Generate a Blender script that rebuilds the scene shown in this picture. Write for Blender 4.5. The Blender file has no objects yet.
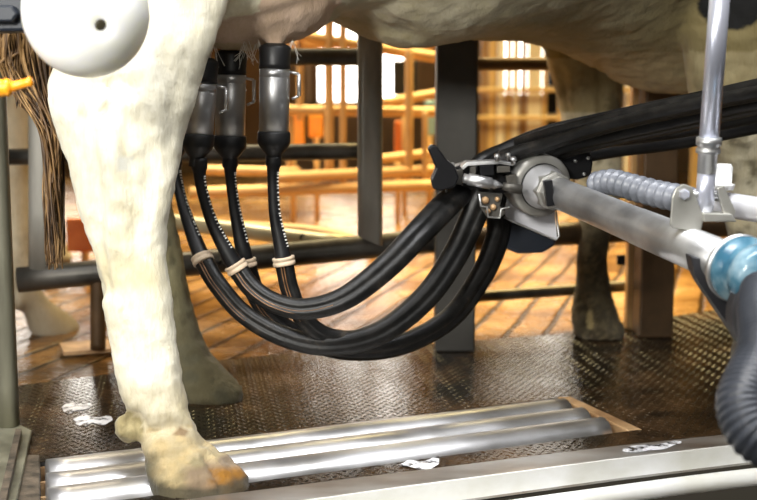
import bpy, bmesh, math, random
import numpy as np
from mathutils import Vector, Matrix, noise, geometry
random.seed(7)
COL = bpy.context.scene.collection
sc = bpy.context.scene
H, F = 0.55, 1200.0
TH = math.atan(160 / 1200.0)
CT, ST = math.cos(TH), math.sin(TH)

def P(x, y, d):
    """world point seen at pixel x,y at forward distance d"""
    u, v = (x - 378.5) / F, (250 - y) / F
    D = Vector((u, CT + v * ST, -ST + v * CT))
    k = d / D.y
    return Vector((D.x * k, d, H + D.z * k))
def G(x, y, z=0.0):
    """world point seen at pixel x,y on the level z"""
    u, v = (x - 378.5) / F, (250 - y) / F
    D = Vector((u, CT + v * ST, -ST + v * CT))
    k = (z - H) / D.z
    return Vector((D.x * k, D.y * k, z))
def PX(p):
    q = Vector(p) - Vector((0, 0, H))
    f = q.y * CT - q.z * ST; v = q.y * ST + q.z * CT
    return 378.5 + F * q.x / f, 250 - F * v / f

# ---------------------------------------------------------------- materials
def new_mat(name):
    m = bpy.data.materials.new(name); m.use_nodes = True
    nt = m.node_tree; b = nt.nodes['Principled BSDF']
    return m, nt, b
def N(nt, t, **kw):
    n = nt.nodes.new(t)
    for k, v in kw.items():
        if k in n.inputs: n.inputs[k].default_value = v
        else: setattr(n, k, v)
    return n
def L(nt, a, b): nt.links.new(a, b)
def ramp(nt, fac, stops):
    r = nt.nodes.new('ShaderNodeValToRGB')
    el = r.color_ramp.elements
    while len(el) < len(stops): el.new(0.5)
    for e, (p, c) in zip(el, stops):
        e.position = p; e.color = (*c, 1) if len(c) == 3 else c
    L(nt, fac, r.inputs[0]); return r
def coords(nt, scale=(1, 1, 1), rot=(0, 0, 0)):
    tc = N(nt, 'ShaderNodeTexCoord'); mp = N(nt, 'ShaderNodeMapping')
    mp.inputs['Scale'].default_value = scale; mp.inputs['Rotation'].default_value = rot
    L(nt, tc.outputs['Object'], mp.inputs[0]); return mp.outputs[0]
def noise_n(nt, vec, scale, detail=5, rough=0.55):
    n = N(nt, 'ShaderNodeTexNoise', Scale=scale, Detail=detail, Roughness=rough)
    L(nt, vec, n.inputs['Vector']); return n.outputs['Fac']
def bump(nt, b, h, strength=0.3, dist=0.002):
    bp = N(nt, 'ShaderNodeBump', Strength=strength, Distance=dist)
    L(nt, h, bp.inputs['Height']); L(nt, bp.outputs[0], b.inputs['Normal']); return bp
def simple(name, c1, c2=None, rough=0.5, metal=0.0, scale=20, bmp=0.15, bdist=0.001, rough2=None, lo=0.35, hi=0.65, stretch=(1, 1, 1), coat=0.0):
    m, nt, b = new_mat(name)
    v = coords(nt, stretch); n = noise_n(nt, v, scale)
    r = ramp(nt, n, [(lo, c1), (hi, c2 or c1)]); L(nt, r.outputs[0], b.inputs['Base Color'])
    b.inputs['Metallic'].default_value = metal
    if rough2 is not None:
        rr = ramp(nt, n, [(lo, (rough,) * 3), (hi, (rough2,) * 3)]); L(nt, rr.outputs[0], b.inputs['Roughness'])
    else: b.inputs['Roughness'].default_value = rough
    b.inputs['Coat Weight'].default_value = coat
    if bmp: bump(nt, b, noise_n(nt, v, scale * 4), bmp, bdist)
    return m
M = {}
def spec(m, v): m.node_tree.nodes['Principled BSDF'].inputs['Specular IOR Level'].default_value = v; return m
M['steel'] = simple('brushed_steel', (.50, .50, .50), (.76, .76, .76), .34, .88, 14, .15, .0008, .45)
M['steel_dull'] = simple('dull_galvanised_steel', (.26, .25, .23), (.40, .39, .36), .38, .6, 9, .2, .001, .5)
M['steel_dark'] = simple('dirty_dark_steel', (.055, .052, .045), (.13, .12, .105), .34, .7, 10, .25, .001, .55)
M['chrome'] = simple('polished_chrome', (.72, .75, .90), (.85, .87, .97), .28, .7, 8, 0, .001)
M['cup_steel'] = simple('cup_steel', (.50, .50, .51), (.60, .60, .61), .34, .9, 30, .05, .0004, .42)
M['rubber'] = simple('black_rubber', (.005, .005, .006), (.012, .012, .013), .36, 0, 18, .15, .0008, .5)
M['plastic_black'] = simple('black_plastic', (.004, .004, .005), (.008, .008, .009), .32, 0, 12, .05, .0005)
M['cable_black'] = simple('black_hose_skin', (.008, .008, .009), (.016, .015, .014), .42, 0, 25, .12, .0008, .6, stretch=(1, 1, 3))
M['dark_hose'] = simple('dark_ribbed_hose', (.025, .028, .036), (.045, .05, .062), .33, 0, 12, .05, .0005)
M['grey_hose'] = simple('grey_corrugated_plastic', (.12, .13, .15), (.20, .21, .24), .35, 0, 12, .05, .0005)
M['navy'] = simple('dark_blue_black_plastic', (.010, .013, .020), (.018, .022, .030), .38, 0, 12, .05, .0005)
M['panel_grey'] = simple('charcoal_plastic', (.018, .018, .021), (.026, .026, .030), .5, 0, 12, .05, .0005)
M['ball_white'] = simple('ball_white_plastic', (.93, .93, .88), (.95, .95, .91), .28, 0, 6, 0, .0005)
M['ball_white'].node_tree.nodes['Principled BSDF'].inputs['Subsurface Weight'].default_value = .6
M['ball_white'].node_tree.nodes['Principled BSDF'].inputs['Subsurface Radius'].default_value = (1, 1, .8)
M['ball_white'].node_tree.nodes['Principled BSDF'].inputs['Subsurface Scale'].default_value = .06
M['white_plastic'] = simple('white_plastic', (.88, .88, .86), (.92, .92, .9), .3, 0, 6, 0, .0005)
M['label_white'] = simple('white_plate', (.75, .75, .80), (.82, .82, .86), .35, .2, 6, 0, .0005)
M['pin_dark'] = simple('dark_plug', (.03, .025, .015), (.06, .05, .02), .5)
M['pin_ring'] = simple('olive_ring', (.30, .30, .06), (.42, .40, .14), .5)
M['orange'] = simple('orange_plastic', (.95, .30, .01), (1.0, .42, .02), .35, 0, 12, .03)
spec(M['cable_black'], .28); spec(M['plastic_black'], .35); spec(M['navy'], .35)
M['band'] = simple('tan_band', (.62, .47, .33), (.72, .58, .42), .5, 0, 40, .1)
M['mark'] = simple('pale_marks', (.75, .75, .70), (.85, .85, .8), .5, 0, 40, 0)
M['pipe_tan'] = simple('tan_soiled_pipe', (.52, .30, .11), (.72, .47, .22), .42, .15, 4, .15, .001, .6)
M['pipe_brown'] = simple('brown_soiled_pipe', (.045, .028, .014), (.15, .085, .038), .38, .3, 6, .2, .001, .6)
M['post_grey'] = simple('dark_grey_post', (.05, .047, .042), (.10, .095, .085), .4, .4, 5, .2, .001, .6)
M['gate_grey'] = simple('worn_grey_gate_steel', (.24, .23, .20), (.46, .44, .39), .32, .25, 9, .2, .001, .5, stretch=(1, 1, .3))
M['plate_metal'] = simple('dull_clevis_plate', (.36, .35, .31), (.52, .51, .47), .4, .7, 14, .1)
M['post_green'] = simple('weathered_greenish_steel', (.11, .105, .075), (.26, .25, .18), .42, .4, 14, .3, .001, .6, stretch=(1, 1, .2))
M['pipe_pale'] = simple('pale_galvanised_pipe', (.40, .36, .22), (.58, .53, .36), .4, .3, 8, .2, .001)
M['curb_metal'] = simple('worn_curb_steel', (.30, .25, .20), (.66, .65, .63), .26, .8, 9, .2, .0008, .5, stretch=(.4, 1, 1))
M['curb_face'] = simple('pale_curb_face', (.74, .73, .66), (.93, .93, .92), .3, .0, 12, .15, .0008, .42, stretch=(.6, 1, 1))
M['grate_steel'] = simple('grate_steel', (.50, .49, .48), (.80, .80, .82), .30, .9, 10, .25, .0008, .45, stretch=(.5, 1, 1))
M['grate_tan'] = simple('rusty_tan_frame', (.30, .17, .08), (.58, .38, .20), .45, .25, 18, .2, .001)
M['old_wood'] = simple('soiled_dark_frame', (.035, .028, .02), (.13, .10, .07), .6, 0, 12, .4, .002, stretch=(3, 3, .6))
M['pit'] = simple('pit_concrete', (.02, .018, .015), (.05, .045, .035), .6, 0, 6, .4, .002)
M['wall'] = simple('warm_wall_panel', (.22, .13, .06), (.42, .29, .15), .6, 0, .8, .1, .004)
M['slat_pale'] = simple('pale_slat', (.80, .70, .55), (.9, .84, .74), .5, 0, 3)
M['slat_tan'] = simple('tan_slat', (.55, .36, .14), (.70, .48, .22), .5, 0, 3)
M['slat_brown'] = simple('brown_slat', (.26, .14, .05), (.38, .22, .10), .5, 0, 3)
M['sleeve'] = simple('pale_metal_sleeve', (.42, .42, .43), (.6, .6, .62), .4, .3, 10, .05)
M['teal'] = simple('pale_teal_panel', (.25, .45, .52), (.35, .55, .6), .5)
M['red_orange'] = simple('rust_orange_panel', (.60, .14, .03), (.75, .22, .05), .5)
M['dark_black'] = simple('matt_black', (.008, .008, .008), (.015, .014, .012), .6)
M['puddle_pale'] = simple('mottled_puddle', (.03, .03, .03), (.85, .85, .88), .10, 0, 45, .3, .002, lo=.40, hi=.52)  # mottled dark and white colour of the thin puddle patches

def m_blue():
    m, nt, b = new_mat('translucent_blue_plastic')
    v = coords(nt); n = noise_n(nt, v, 26, 3)
    r = ramp(nt, n, [(.38, (.04, .14, .22)), (.5, (.10, .24, .33)), (.68, (.36, .52, .60))])
    L(nt, r.outputs[0], b.inputs['Base Color']); b.inputs['Roughness'].default_value = .22
    b.inputs['Transmission Weight'].default_value = .25
    return m
M['blue'] = m_blue()

def m_cow(name, mottled=0.4):
    m, nt, b = new_mat(name)
    at = N(nt, 'ShaderNodeVertexColor', layer_name='coat')
    v = coords(nt, (1, 1, .25)); n = noise_n(nt, v, 160, 6, .65)
    v2 = coords(nt); n2 = noise_n(nt, v2, 22, 6, .6)
    mul = ramp(nt, n, [(.25, (.66, .62, .48)), (.6, (1, 1, 1))])
    mx = N(nt, 'ShaderNodeMix', data_type='RGBA', blend_type='MULTIPLY'); mx.inputs[0].default_value = .35
    L(nt, at.outputs[0], mx.inputs[6]); L(nt, mul.outputs[0], mx.inputs[7])
    mul2 = ramp(nt, n2, [(.30, (.66, .60, .42)), (.66, (1, 1, 1))])
    mx2 = N(nt, 'ShaderNodeMix', data_type='RGBA', blend_type='MULTIPLY'); mx2.inputs[0].default_value = mottled
    L(nt, mx.outputs[2], mx2.inputs[6]); L(nt, mul2.outputs[0], mx2.inputs[7])
    L(nt, mx2.outputs[2], b.inputs['Base Color'])
    b.inputs['Roughness'].default_value = .8; b.inputs['Specular IOR Level'].default_value = .25
    b.inputs['Sheen Weight'].default_value = .15
    ad = N(nt, 'ShaderNodeMath', operation='ADD'); L(nt, n, ad.inputs[0]); L(nt, n2, ad.inputs[1])
    bump(nt, b, ad.outputs[0], .55, .004)
    return m
M['cow'] = m_cow('cow_hide')
def m_hair():
    m, nt, b = new_mat('brown_tail_hair')
    v = coords(nt, (1, 1, .1)); n = noise_n(nt, v, 90, 3)
    r = ramp(nt, n, [(.35, (.030, .015, .006)), (.50, (.10, .05, .016)), (.70, (.38, .22, .08))])
    L(nt, r.outputs[0], b.inputs['Base Color']); b.inputs['Roughness'].default_value = .5
    return m
M['hair'] = m_hair()
def m_hose():
    m, nt, b = new_mat('scuffed_twin_hose')
    v = coords(nt); n = noise_n(nt, v, 30, 6, .7)
    r = ramp(nt, n, [(.42, (.005, .005, .005)), (.62, (.014, .013, .012)), (.78, (.07, .055, .04))])
    L(nt, r.outputs[0], b.inputs['Base Color']); b.inputs['Roughness'].default_value = .42; b.inputs['Specular IOR Level'].default_value = .33
    bump(nt, b, noise_n(nt, v, 70, 5), .5, .002); return m
M['hose'] = m_hose()
M['hose_line'] = simple('orange_brown_stripe', (.14, .065, .025), (.34, .17, .07), .45, 0, 60, .1)

def m_deck():
    m, nt, b = new_mat('wet_studded_deck')
    v = coords(nt, (1, 1, 1), (0, 0, math.radians(38)))
    sep = N(nt, 'ShaderNodeSeparateXYZ'); L(nt, v, sep.inputs[0])
    def s(o, k, ph=0):
        a = N(nt, 'ShaderNodeMath', operation='MULTIPLY'); L(nt, o, a.inputs[0]); a.inputs[1].default_value = k
        c = N(nt, 'ShaderNodeMath', operation='SINE'); L(nt, a.outputs[0], c.inputs[0]); return c.outputs[0]
    sx, sy = s(sep.outputs[0], 2 * math.pi / .034), s(sep.outputs[1], 2 * math.pi / .026)
    mu = N(nt, 'ShaderNodeMath', operation='MULTIPLY'); L(nt, sx, mu.inputs[0]); L(nt, sy, mu.inputs[1])
    st = ramp(nt, mu.outputs[0], [(.25, (0, 0, 0)), (.6, (1, 1, 1))])
    n = noise_n(nt, coords(nt), 7, 7, .65)
    r = ramp(nt, n, [(.36, (.004, .0035, .003)), (.50, (.014, .009, .005)), (.68, (.070, .038, .017))])
    L(nt, r.outputs[0], b.inputs['Base Color'])
    rr = ramp(nt, n, [(.3, (.10,) * 3), (.7, (.26,) * 3)]); L(nt, rr.outputs[0], b.inputs['Roughness'])
    nf = noise_n(nt, coords(nt), 90, 3)
    b1 = N(nt, 'ShaderNodeBump', Strength=.35, Distance=.002); L(nt, nf, b1.inputs['Height'])
    b.inputs['Specular IOR Level'].default_value = .3
    L(nt, b1.outputs[0], b.inputs['Normal'])
    return m
M['deck'] = m_deck()
def m_floor():
    m, nt, b = new_mat('wet_grooved_concrete')
    v = coords(nt, (1, 1, 1), (0, 0, math.radians(16)))
    sep = N(nt, 'ShaderNodeSeparateXYZ'); L(nt, v, sep.inputs[0])
    nw = noise_n(nt, coords(nt), 3, 3)
    w = N(nt, 'ShaderNodeMath', operation='MULTIPLY_ADD'); L(nt, nw, w.inputs[0]); w.inputs[1].default_value = .03; L(nt, sep.outputs[0], w.inputs[2])
    k = N(nt, 'ShaderNodeMath', operation='MULTIPLY'); L(nt, w.outputs[0], k.inputs[0]); k.inputs[1].default_value = 1 / .085
    fr = N(nt, 'ShaderNodeMath', operation='FRACT'); L(nt, k.outputs[0], fr.inputs[0])
    gr = ramp(nt, fr.outputs[0], [(0, (0, 0, 0)), (.10, (0, 0, 0)), (.16, (1, 1, 1)), (.94, (1, 1, 1)), (1, (0, 0, 0))])
    gr.color_ramp.elements[4].position = 1.0
    n = noise_n(nt, coords(nt), 2.2, 8, .7)
    r = ramp(nt, n, [(.33, (.05, .022, .007)), (.48, (.20, .10, .03)), (.60, (.38, .22, .085)), (.74, (.56, .42, .26))])
    mx = N(nt, 'ShaderNodeMix', data_type='RGBA', blend_type='MULTIPLY'); mx.inputs[0].default_value = .85
    L(nt, r.outputs[0], mx.inputs[6]); L(nt, gr.outputs[0], mx.inputs[7])
    L(nt, mx.outputs[2], b.inputs['Base Color'])
    n3 = noise_n(nt, coords(nt), 5, 5, .6)
    rr = ramp(nt, n3, [(.38, (.08,) * 3), (.62, (.34,) * 3)]); L(nt, rr.outputs[0], b.inputs['Roughness'])
    b.inputs['Specular IOR Level'].default_value = .35
    b1 = N(nt, 'ShaderNodeBump', Strength=.7, Distance=.006); L(nt, noise_n(nt, coords(nt), 45, 5), b1.inputs['Height'])
    b2 = N(nt, 'ShaderNodeBump', Strength=.8, Distance=.005); L(nt, gr.outputs[0], b2.inputs['Height'])
    L(nt, b1.outputs[0], b2.inputs['Normal']); L(nt, b2.outputs[0], b.inputs['Normal'])
    return m
M['floor'] = m_floor()

# ---------------------------------------------------------------- mesh helpers
def obj(name, bm, mat, parent=None, smooth=True, origin=None, bevel=0):
    me = bpy.data.meshes.new(name)
    if isinstance(bm, bmesh.types.BMesh):
        bmesh.ops.recalc_face_normals(bm, faces=bm.faces); bm.to_mesh(me); bm.free()
    else: me = bm
    o = bpy.data.objects.new(name, me); COL.objects.link(o)
    if mat: me.materials.append(mat)
    for p in me.polygons: p.use_smooth = smooth
    org = origin
    if org is None and parent is None:
        c = [v.co for v in me.vertices]
        org = Vector((sum(v.x for v in c) / len(c), sum(v.y for v in c) / len(c), min(v.z for v in c)))
    if parent is not None:
        o.parent = parent
        org = parent.matrix_world.translation if origin is None else origin
        me.transform(Matrix.Translation(-world_loc(parent)))
    else:
        me.transform(Matrix.Translation(-org)); o.location = org
    if bevel:
        b = o.modifiers.new('bevel', 'BEVEL'); b.width = bevel; b.segments = 2; b.limit_method = 'ANGLE'
    return o
def world_loc(o):
    v = Vector((0, 0, 0))
    while o is not None: v += o.location; o = o.parent
    return v
def tag(o, label=None, cat=None, group=None, kind=None):
    if label: o['label'] = label
    if cat: o['category'] = cat
    if group: o['group'] = group
    if kind: o['kind'] = kind
    return o
def empty(name, loc, label, cat, group=None):
    o = bpy.data.objects.new(name, None); COL.objects.link(o); o.location = loc; o.empty_display_size = .05
    return tag(o, label, cat, group)
def structure(name, bm, mat, smooth=False):
    return tag(obj(name, bm, mat, smooth=smooth), kind='structure')
def cr(pts, n=8):
    """catmull-rom through tuples of floats"""
    pts = [np.array(p, float) for p in pts]
    q = [2 * pts[0] - pts[1]] + pts + [2 * pts[-1] - pts[-2]]
    out = []
    for i in range(1, len(q) - 2):
        for k in range(n):
            t = k / n
            a, b, c, d = q[i - 1], q[i], q[i + 1], q[i + 2]
            out.append(.5 * (2 * b + (c - a) * t + (2 * a - 5 * b + 4 * c - d) * t * t + (3 * b - a - 3 * c + d) * t ** 3))
    out.append(pts[-1]); return out
def frames(path):
    path = [Vector(p[:3]) for p in path]; T = []
    for i in range(len(path)):
        a, b = path[max(i - 1, 0)], path[min(i + 1, len(path) - 1)]
        T.append((b - a).normalized())
    up = Vector((0, 1, 0)) if abs(T[0].y) < .9 else Vector((1, 0, 0))
    n = (up - T[0] * up.dot(T[0])).normalized(); R = []
    for t in T:
        n = (n - t * n.dot(t)).normalized(); R.append((t, n, t.cross(n)))
    return path, R
def tube(bm, path, rad, seg=12, section=None, caps=True):
    """sweep; rad: number or list or fn(i,t)"""
    pth, R = frames(path); rings = []; n = len(pth)
    for i, (p, (t, a, b)) in enumerate(zip(pth, R)):
        r = rad(i / (n - 1)) if callable(rad) else (rad[i] if hasattr(rad, '__len__') else rad)
        ring = []
        for k in range(seg):
            th = 2 * math.pi * k / seg
            if section: x, y = section(th)
            else: x, y = math.cos(th), math.sin(th)
            ring.append(bm.verts.new(p + a * x * r + b * y * r))
        rings.append(ring)
    for i in range(n - 1):
        for k in range(seg):
            bm.faces.new((rings[i][k], rings[i][(k + 1) % seg], rings[i + 1][(k + 1) % seg], rings[i + 1][k]))
    if caps:
        bm.faces.new(rings[0][::-1]); bm.faces.new(rings[-1])
    return rings
def lathe(bm, p0, axis, prof, seg=28):
    """prof: list of (distance along axis, radius)"""
    ax = Vector(axis).normalized(); up = Vector((0, 0, 1)) if abs(ax.z) < .9 else Vector((0, 1, 0))
    a = (up - ax * up.dot(ax)).normalized(); b = ax.cross(a); rings = []
    for s, r in prof:
        c = Vector(p0) + ax * s
        rings.append([bm.verts.new(c + (a * math.cos(2 * math.pi * k / seg) + b * math.sin(2 * math.pi * k / seg)) * max(r, 1e-5)) for k in range(seg)])
    for i in range(len(rings) - 1):
        for k in range(seg):
            bm.faces.new((rings[i][k], rings[i][(k + 1) % seg], rings[i + 1][(k + 1) % seg], rings[i + 1][k]))
    bm.faces.new(rings[0][::-1]); bm.faces.new(rings[-1])
def box(bm, c, sx, sy, sz, R=None):
    R = R or Matrix.Identity(3); vs = []
    for x in (-1, 1):
        for y in (-1, 1):
            for z in (-1, 1): vs.append(bm.verts.new(Vector(c) + R @ Vector((x * sx / 2, y * sy / 2, z * sz / 2))))
    for f in ((0, 1, 3, 2), (4, 6, 7, 5), (0, 4, 5, 1), (2, 3, 7, 6), (0, 2, 6, 4), (1, 5, 7, 3)): bm.faces.new([vs[i] for i in f])
def prism(bm, pts, thick):
    """closed outline of points, extruded by vector thick"""
    a = [bm.verts.new(Vector(p)) for p in pts]; b = [bm.verts.new(Vector(p) + Vector(thick)) for p in pts]; n = len(a)
    bm.faces.new(a[::-1]); bm.faces.new(b)
    for i in range(n): bm.faces.new((a[i], a[(i + 1) % n], b[(i + 1) % n], b[i]))
def BM(): return bmesh.new()
def ell(bm, c, rx, ry, rz, R=None, seg=20, rings=12):
    R = R or Matrix.Identity(3)
    r = bmesh.ops.create_uvsphere(bm, u_segments=seg, v_segments=rings, radius=1)
    for v in r['verts']: v.co = Vector(c) + R @ Vector((v.co.x * rx, v.co.y * ry, v.co.z * rz))
    return r['verts']

# ---------------------------------------------------------------- setting
GB = [(-340, 510), (40, 462), (220, 440), (400, 420), (570, 398)]          # back edge of the drain grate
TL, TR, BR, BL = G(40, 462), G(570, 398), G(636, 430), G(40, 511)
inner = [G(-500, 590), G(40, 521), G(225, 497), G(400, 475), G(620, 448), G(757, 433.5), G(1050, 405)]
outer = [G(-500, 605), G(60, 535), G(330, 500), G(400, 490), G(620, 461), G(757, 445), G(1050, 415)]
far = [G(1050, 290), G(757, 303), G(660, 318), G(560, 334), G(440, 343), G(300, 352), G(200, 362), G(100, 375), G(0, 388), G(-500, 420)]
deck_out = inner + far
hole = [TL + Vector((-.0, .0, 0)), TR + Vector((.0, .012, 0)), BR + Vector((.0, 0, 0)), BL]
def poly_with_hole(out, hole, z):
    bm = BM(); tris = geometry.tessellate_polygon([out, hole] if hole else [out]); vs = [bm.verts.new((p.x, p.y, z)) for p in out + (hole or [])]
    for t in tris:
        try: bm.faces.new([vs[i] for i in t])
        except ValueError: pass
    for f in bm.faces:
        if f.normal.z < 0: f.normal_flip()
    return bm
def slab(out, hole, z, th):
    bm = poly_with_hole(out, hole, z)
    r = bmesh.ops.extrude_face_region(bm, geom=bm.faces[:])
    for e in r['geom']:
        if isinstance(e, bmesh.types.BMVert): e.co.z -= th
    return bm
structure('trim_1', slab(deck_out, hole, 0, .05), M['deck'])
o = bpy.data.objects['trim_1']; o.name = 'floor_deck'
def inside(p, poly):
    r = False
    for i in range(len(poly)):
        a, b = poly[i], poly[i - 1]
        if (a.y > p.y) != (b.y > p.y) and p.x < (b.x - a.x) * (p.y - a.y) / (b.y - a.y) + a.x: r = not r
    return r
sb = bmesh.new(); sb.from_mesh(o.data)
hm = [h + (h - sum(hole, Vector()) / 4).normalized() * .014 for h in hole]
ca, sa = math.cos(.16), math.sin(.16)
for i in range(-75, 95):
    for j in range(-60, 90):
        u_, v_ = i * .0165 + (j % 2) * .00825, j * .0115
        p = Vector((u_ * ca - v_ * sa, 2.0 + u_ * sa + v_ * ca, 0))
        if not inside(p, deck_out) or inside(p, hm): continue
        an = .16 + (.75 if (i + j) % 2 else -.75)
        dx, dy = Vector((math.cos(an), math.sin(an), 0)), Vector((-math.sin(an), math.cos(an), 0))
        q = p - o.location
        e = [sb.verts.new(q + dx * a * .0058 + dy * b * .0022 + Vector((0, 0, z))) for a, b, z in ((-1, 0, 0), (0, -1, 0), (1, 0, 0), (0, 1, 0), (-.45, 0, .0008), (.45, 0, .0008))]
        for f in ((0, 1, 4), (1, 5, 4), (1, 2, 5), (2, 3, 5), (3, 4, 5), (3, 0, 4)): sb.faces.new([e[k] for k in f])
sb.to_mesh(o.data); sb.free()
for p in o.data.polygons: p.use_smooth = False
# concrete floor beyond the deck
flo = [f.copy() for f in far]; 
cf = [Vector((-6, far[-1].y, 0))] + [Vector((p.x, p.y, 0)) for p in reversed(far)] + [Vector((6, far[0].y, 0)), Vector((6, 8.2, 0)), Vector((-6, 8.2, 0))]
structure('floor', slab(cf, None, -.006, .08), M['floor'])
# pit floor in front of the kerb
bm = BM(); box(bm, (0, .9, -.82), 8, 3.0, .04); structure('floor_pit', bm, M['pit'])
# drain channel under the grate
bm = BM()
c = [Vector(p) for p in hole]
lo = [Vector((p.x, p.y, -.07)) for p in c]; tp = [Vector((p.x, p.y, -.001)) for p in c]
for i in range(4):
    j = (i + 1) % 4
    out = ((tp[i] + tp[j]) / 2 - sum(tp, Vector()) / 4); out.z = 0; out = out.normalized() * .004
    prism(bm, [tp[i] - out * .1, tp[j] - out * .1, lo[j] - out * .1, lo[i] - out * .1], out)
prism(bm, lo, (0, 0, -.01))
structure('trim_2', bm, M['dark_black'])
# kerb : flat top strip and face, pipe rail under it
def strip(bm, A, B, zt, th):
    for i in range(len(A) - 1):
        q = [A[i], A[i + 1], B[i + 1], B[i]]
        prism(bm, [Vector((p.x, p.y, zt)) for p in q], (0, 0, -th))
bm = BM(); strip(bm, inner, outer, .004, .034)
structure('trim_3', bm, M['curb_metal'])
bm = BM()
o2 = [Vector((p.x, p.y - .004, 0)) for p in outer]
strip(bm, outer, o2, .005, .030)
structure('trim_4', bm, M['curb_face'])
bm = BM(); pp = [Vector((p.x, p.y - .020, -.044)) for p in outer]
tube(bm, cr([tuple(p) for p in pp], 4), .0135, 16)
structure('trim_5', bm, M['curb_face'], True)
bm = BM(); pp = [Vector((p.x, p.y - .055, -.088)) for p in outer]
tube(bm, cr([tuple(p) for p in pp], 4), .014, 16)
structure('trim_6', bm, M['curb_metal'], True)
# back wall
bm = BM(); box(bm, (0, 8.25, 1.9), 12, .1, 3.9); structure('wall_back', bm, M['wall'])

# ---------------------------------------------------------------- drain grate
g = empty('drain_grate', (TL + BR) / 2, 'long stainless drain grate of round bars set in the dark deck under the white hoof', 'drain grate')
def lerp(a, b, t): return a + (b - a) * t
dz = Vector((0, 0, -.0175))
for i, t in enumerate((.20, .50, .80)):
    bm = BM(); a, b = lerp(TL, BL, t) + dz, lerp(TR, BR, t * .98 - .02) + dz
    a = lerp(a, b, .012); b = lerp(a, b, .965)
    sec = lambda th: (math.cos(th) * 1.25 if False else math.cos(th), math.sin(th) * .5)
    ra, rb = (TL - BL).length * .150, (TR - BR).length * .135
    tube(bm, [lerp(a, b, k / 30) for k in range(31)], lambda s: ra + (rb - ra) * s, 18)
    obj('bar', bm, M['grate_steel'], g)
for t in (0.02, .345, .65, .975):
    bm = BM(); a, b = lerp(TL, BL, t), lerp(TR, BR, t); w = (BL - TL).normalized() * .0055
    prism(bm, [a - w * .5 + Vector((0, 0, -.007)), b - w * .5 + Vector((0, 0, -.007)), b + w * .5 + Vector((0, 0, -.007)), a + w * .5 + Vector((0, 0, -.007))], (0, 0, -.03))
    obj('divider_strip', bm, M['grate_tan'], g, False)
for nm, a, b, mt, w in (('end_frame', TR, BR, 'grate_tan', .027), ('end_frame', TL, BL, 'old_wood', .05)):
    bm = BM(); d = (b - a).normalized(); n = Vector((d.y, -d.x, 0)); s = 1 if nm and a is TL else -1
    n = Vector((-1, 0, 0)) if a is TL else Vector((-1, -.05, 0)).normalized()
    if a is TR: a = a + Vector((.004, .008, 0)); b = b + Vector((.012, 0, 0))
    e = .03 if a is TL else 0
    z = Vector((0, 0, .003 if a is TL else .001))
    q = [a - d * e, b + d * e, b + d * e + n * w, a - d * e + n * w]
    prism(bm, [p + z for p in q], (0, 0, -.02)); f = obj(nm, bm, M[mt], g, False, bevel=.003)
    if a is TL: f['label'] = 'dark soiled frame at the left end'
for k in range(3):
    p = lerp(TR, BR, .18 + .3 * k) + Vector((-.028, -.002, -.002))
    bm = BM(); lathe(bm, p + Vector((0, 0, -.004)), (0, 0, 1), [(0, .007), (.004, .007), (.006, .004)], 6); obj('bolt', bm, M['grate_tan'], g, False)

# floor debris and pale puddles
def puddle(name, pts, z, mat, label, cat):
    bm = BM(); c = sum(pts, Vector()) / len(pts)
    ring = [tuple(p) for p in pts] + [tuple(pts[0])]
    cc = cr(ring, 6)[:-1]
    vs = [bm.verts.new((p[0] + noise.noise((p[0] * 40, p[1] * 40, 1)) * .006, p[1] + noise.noise((p[0] * 40, p[1] * 40, 5)) * .006, z)) for p in cc]
    top = bm.verts.new((c.x, c.y, z + .0015)); n = len(vs)
    for i in range(n): bm.faces.new((vs[i], vs[(i + 1) % n], top))
    return tag(obj(name, bm, mat), label, cat)
puddle('pale_puddle', [G(74, 420), G(84, 414), G(94, 418), G(108, 416), G(112, 420), G(104, 425), G(92, 423), G(84, 427), G(76, 424)], .0008, M['puddle_pale'], 'white puddle on the dark deck left of the white hind hoof', 'puddle')
puddle('pale_puddle', [G(60, 408), G(70, 403), G(82, 405), G(92, 403), G(88, 409), G(76, 411), G(68, 414)], .0008, M['puddle_pale'], 'thin white splash just behind the larger white puddle on the deck', 'puddle')

puddle('pale_puddle', [G(398, 466), G(410, 461), G(424, 463), G(437, 458), G(439, 466), G(428, 472), G(414, 469)], .0022, M['puddle_pale'], 'pale splash on the deck strip between the grate and the steel kerb', 'puddle')
puddle('pale_puddle', [G(622, 452), G(640, 448), G(660, 448), G(676, 444), G(680, 447), G(662, 452), G(640, 455), G(626, 456)], .0052, M['puddle_pale'], 'pale smear along the flat steel top of the kerb near the ribbed hose', 'puddle')
# ---------------------------------------------------------------- cow
def ring_row(y, xl, xr, d, k=.8):
    a, b = P(xl, y, d), P(xr, y, d); c = (a + b) / 2
    return (c.x, c.y, c.z, (b - a).length / 2, (b - a).length / 2 * k, 0.0)
def loft_rings(bm, rings, seg=28, n=6, expo=2.2):
    R = cr(rings, n); vr = []
    for x, y, z, rx, ry, ang in R:
        ring = []
        for k in range(seg):
            th = 2 * math.pi * k / seg; c, s = math.cos(th), math.sin(th)
            px = rx * abs(c) ** (2 / expo) * (1 if c > 0 else -1); py = ry * abs(s) ** (2 / expo) * (1 if s > 0 else -1)
            ring.append(bm.verts.new((x + px * math.cos(ang) - py * math.sin(ang), y + px * math.sin(ang) + py * math.cos(ang), z)))
        vr.append(ring)
    for i in range(len(vr) - 1):
        for k in range(seg): bm.faces.new((vr[i][k], vr[i][(k + 1) % seg], vr[i + 1][(k + 1) % seg], vr[i + 1][k]))
    bm.faces.new(vr[0][::-1]); bm.faces.new(vr[-1])
AX = Vector((.829, .559, 0)).normalized(); PE = Vector((-AX.y, AX.x, 0)); A0 = Vector((-.33, 1.86, 0))
def S(s, o=0, z=0): return A0 + AX * s + PE * o + Vector((0, 0, z))

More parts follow.
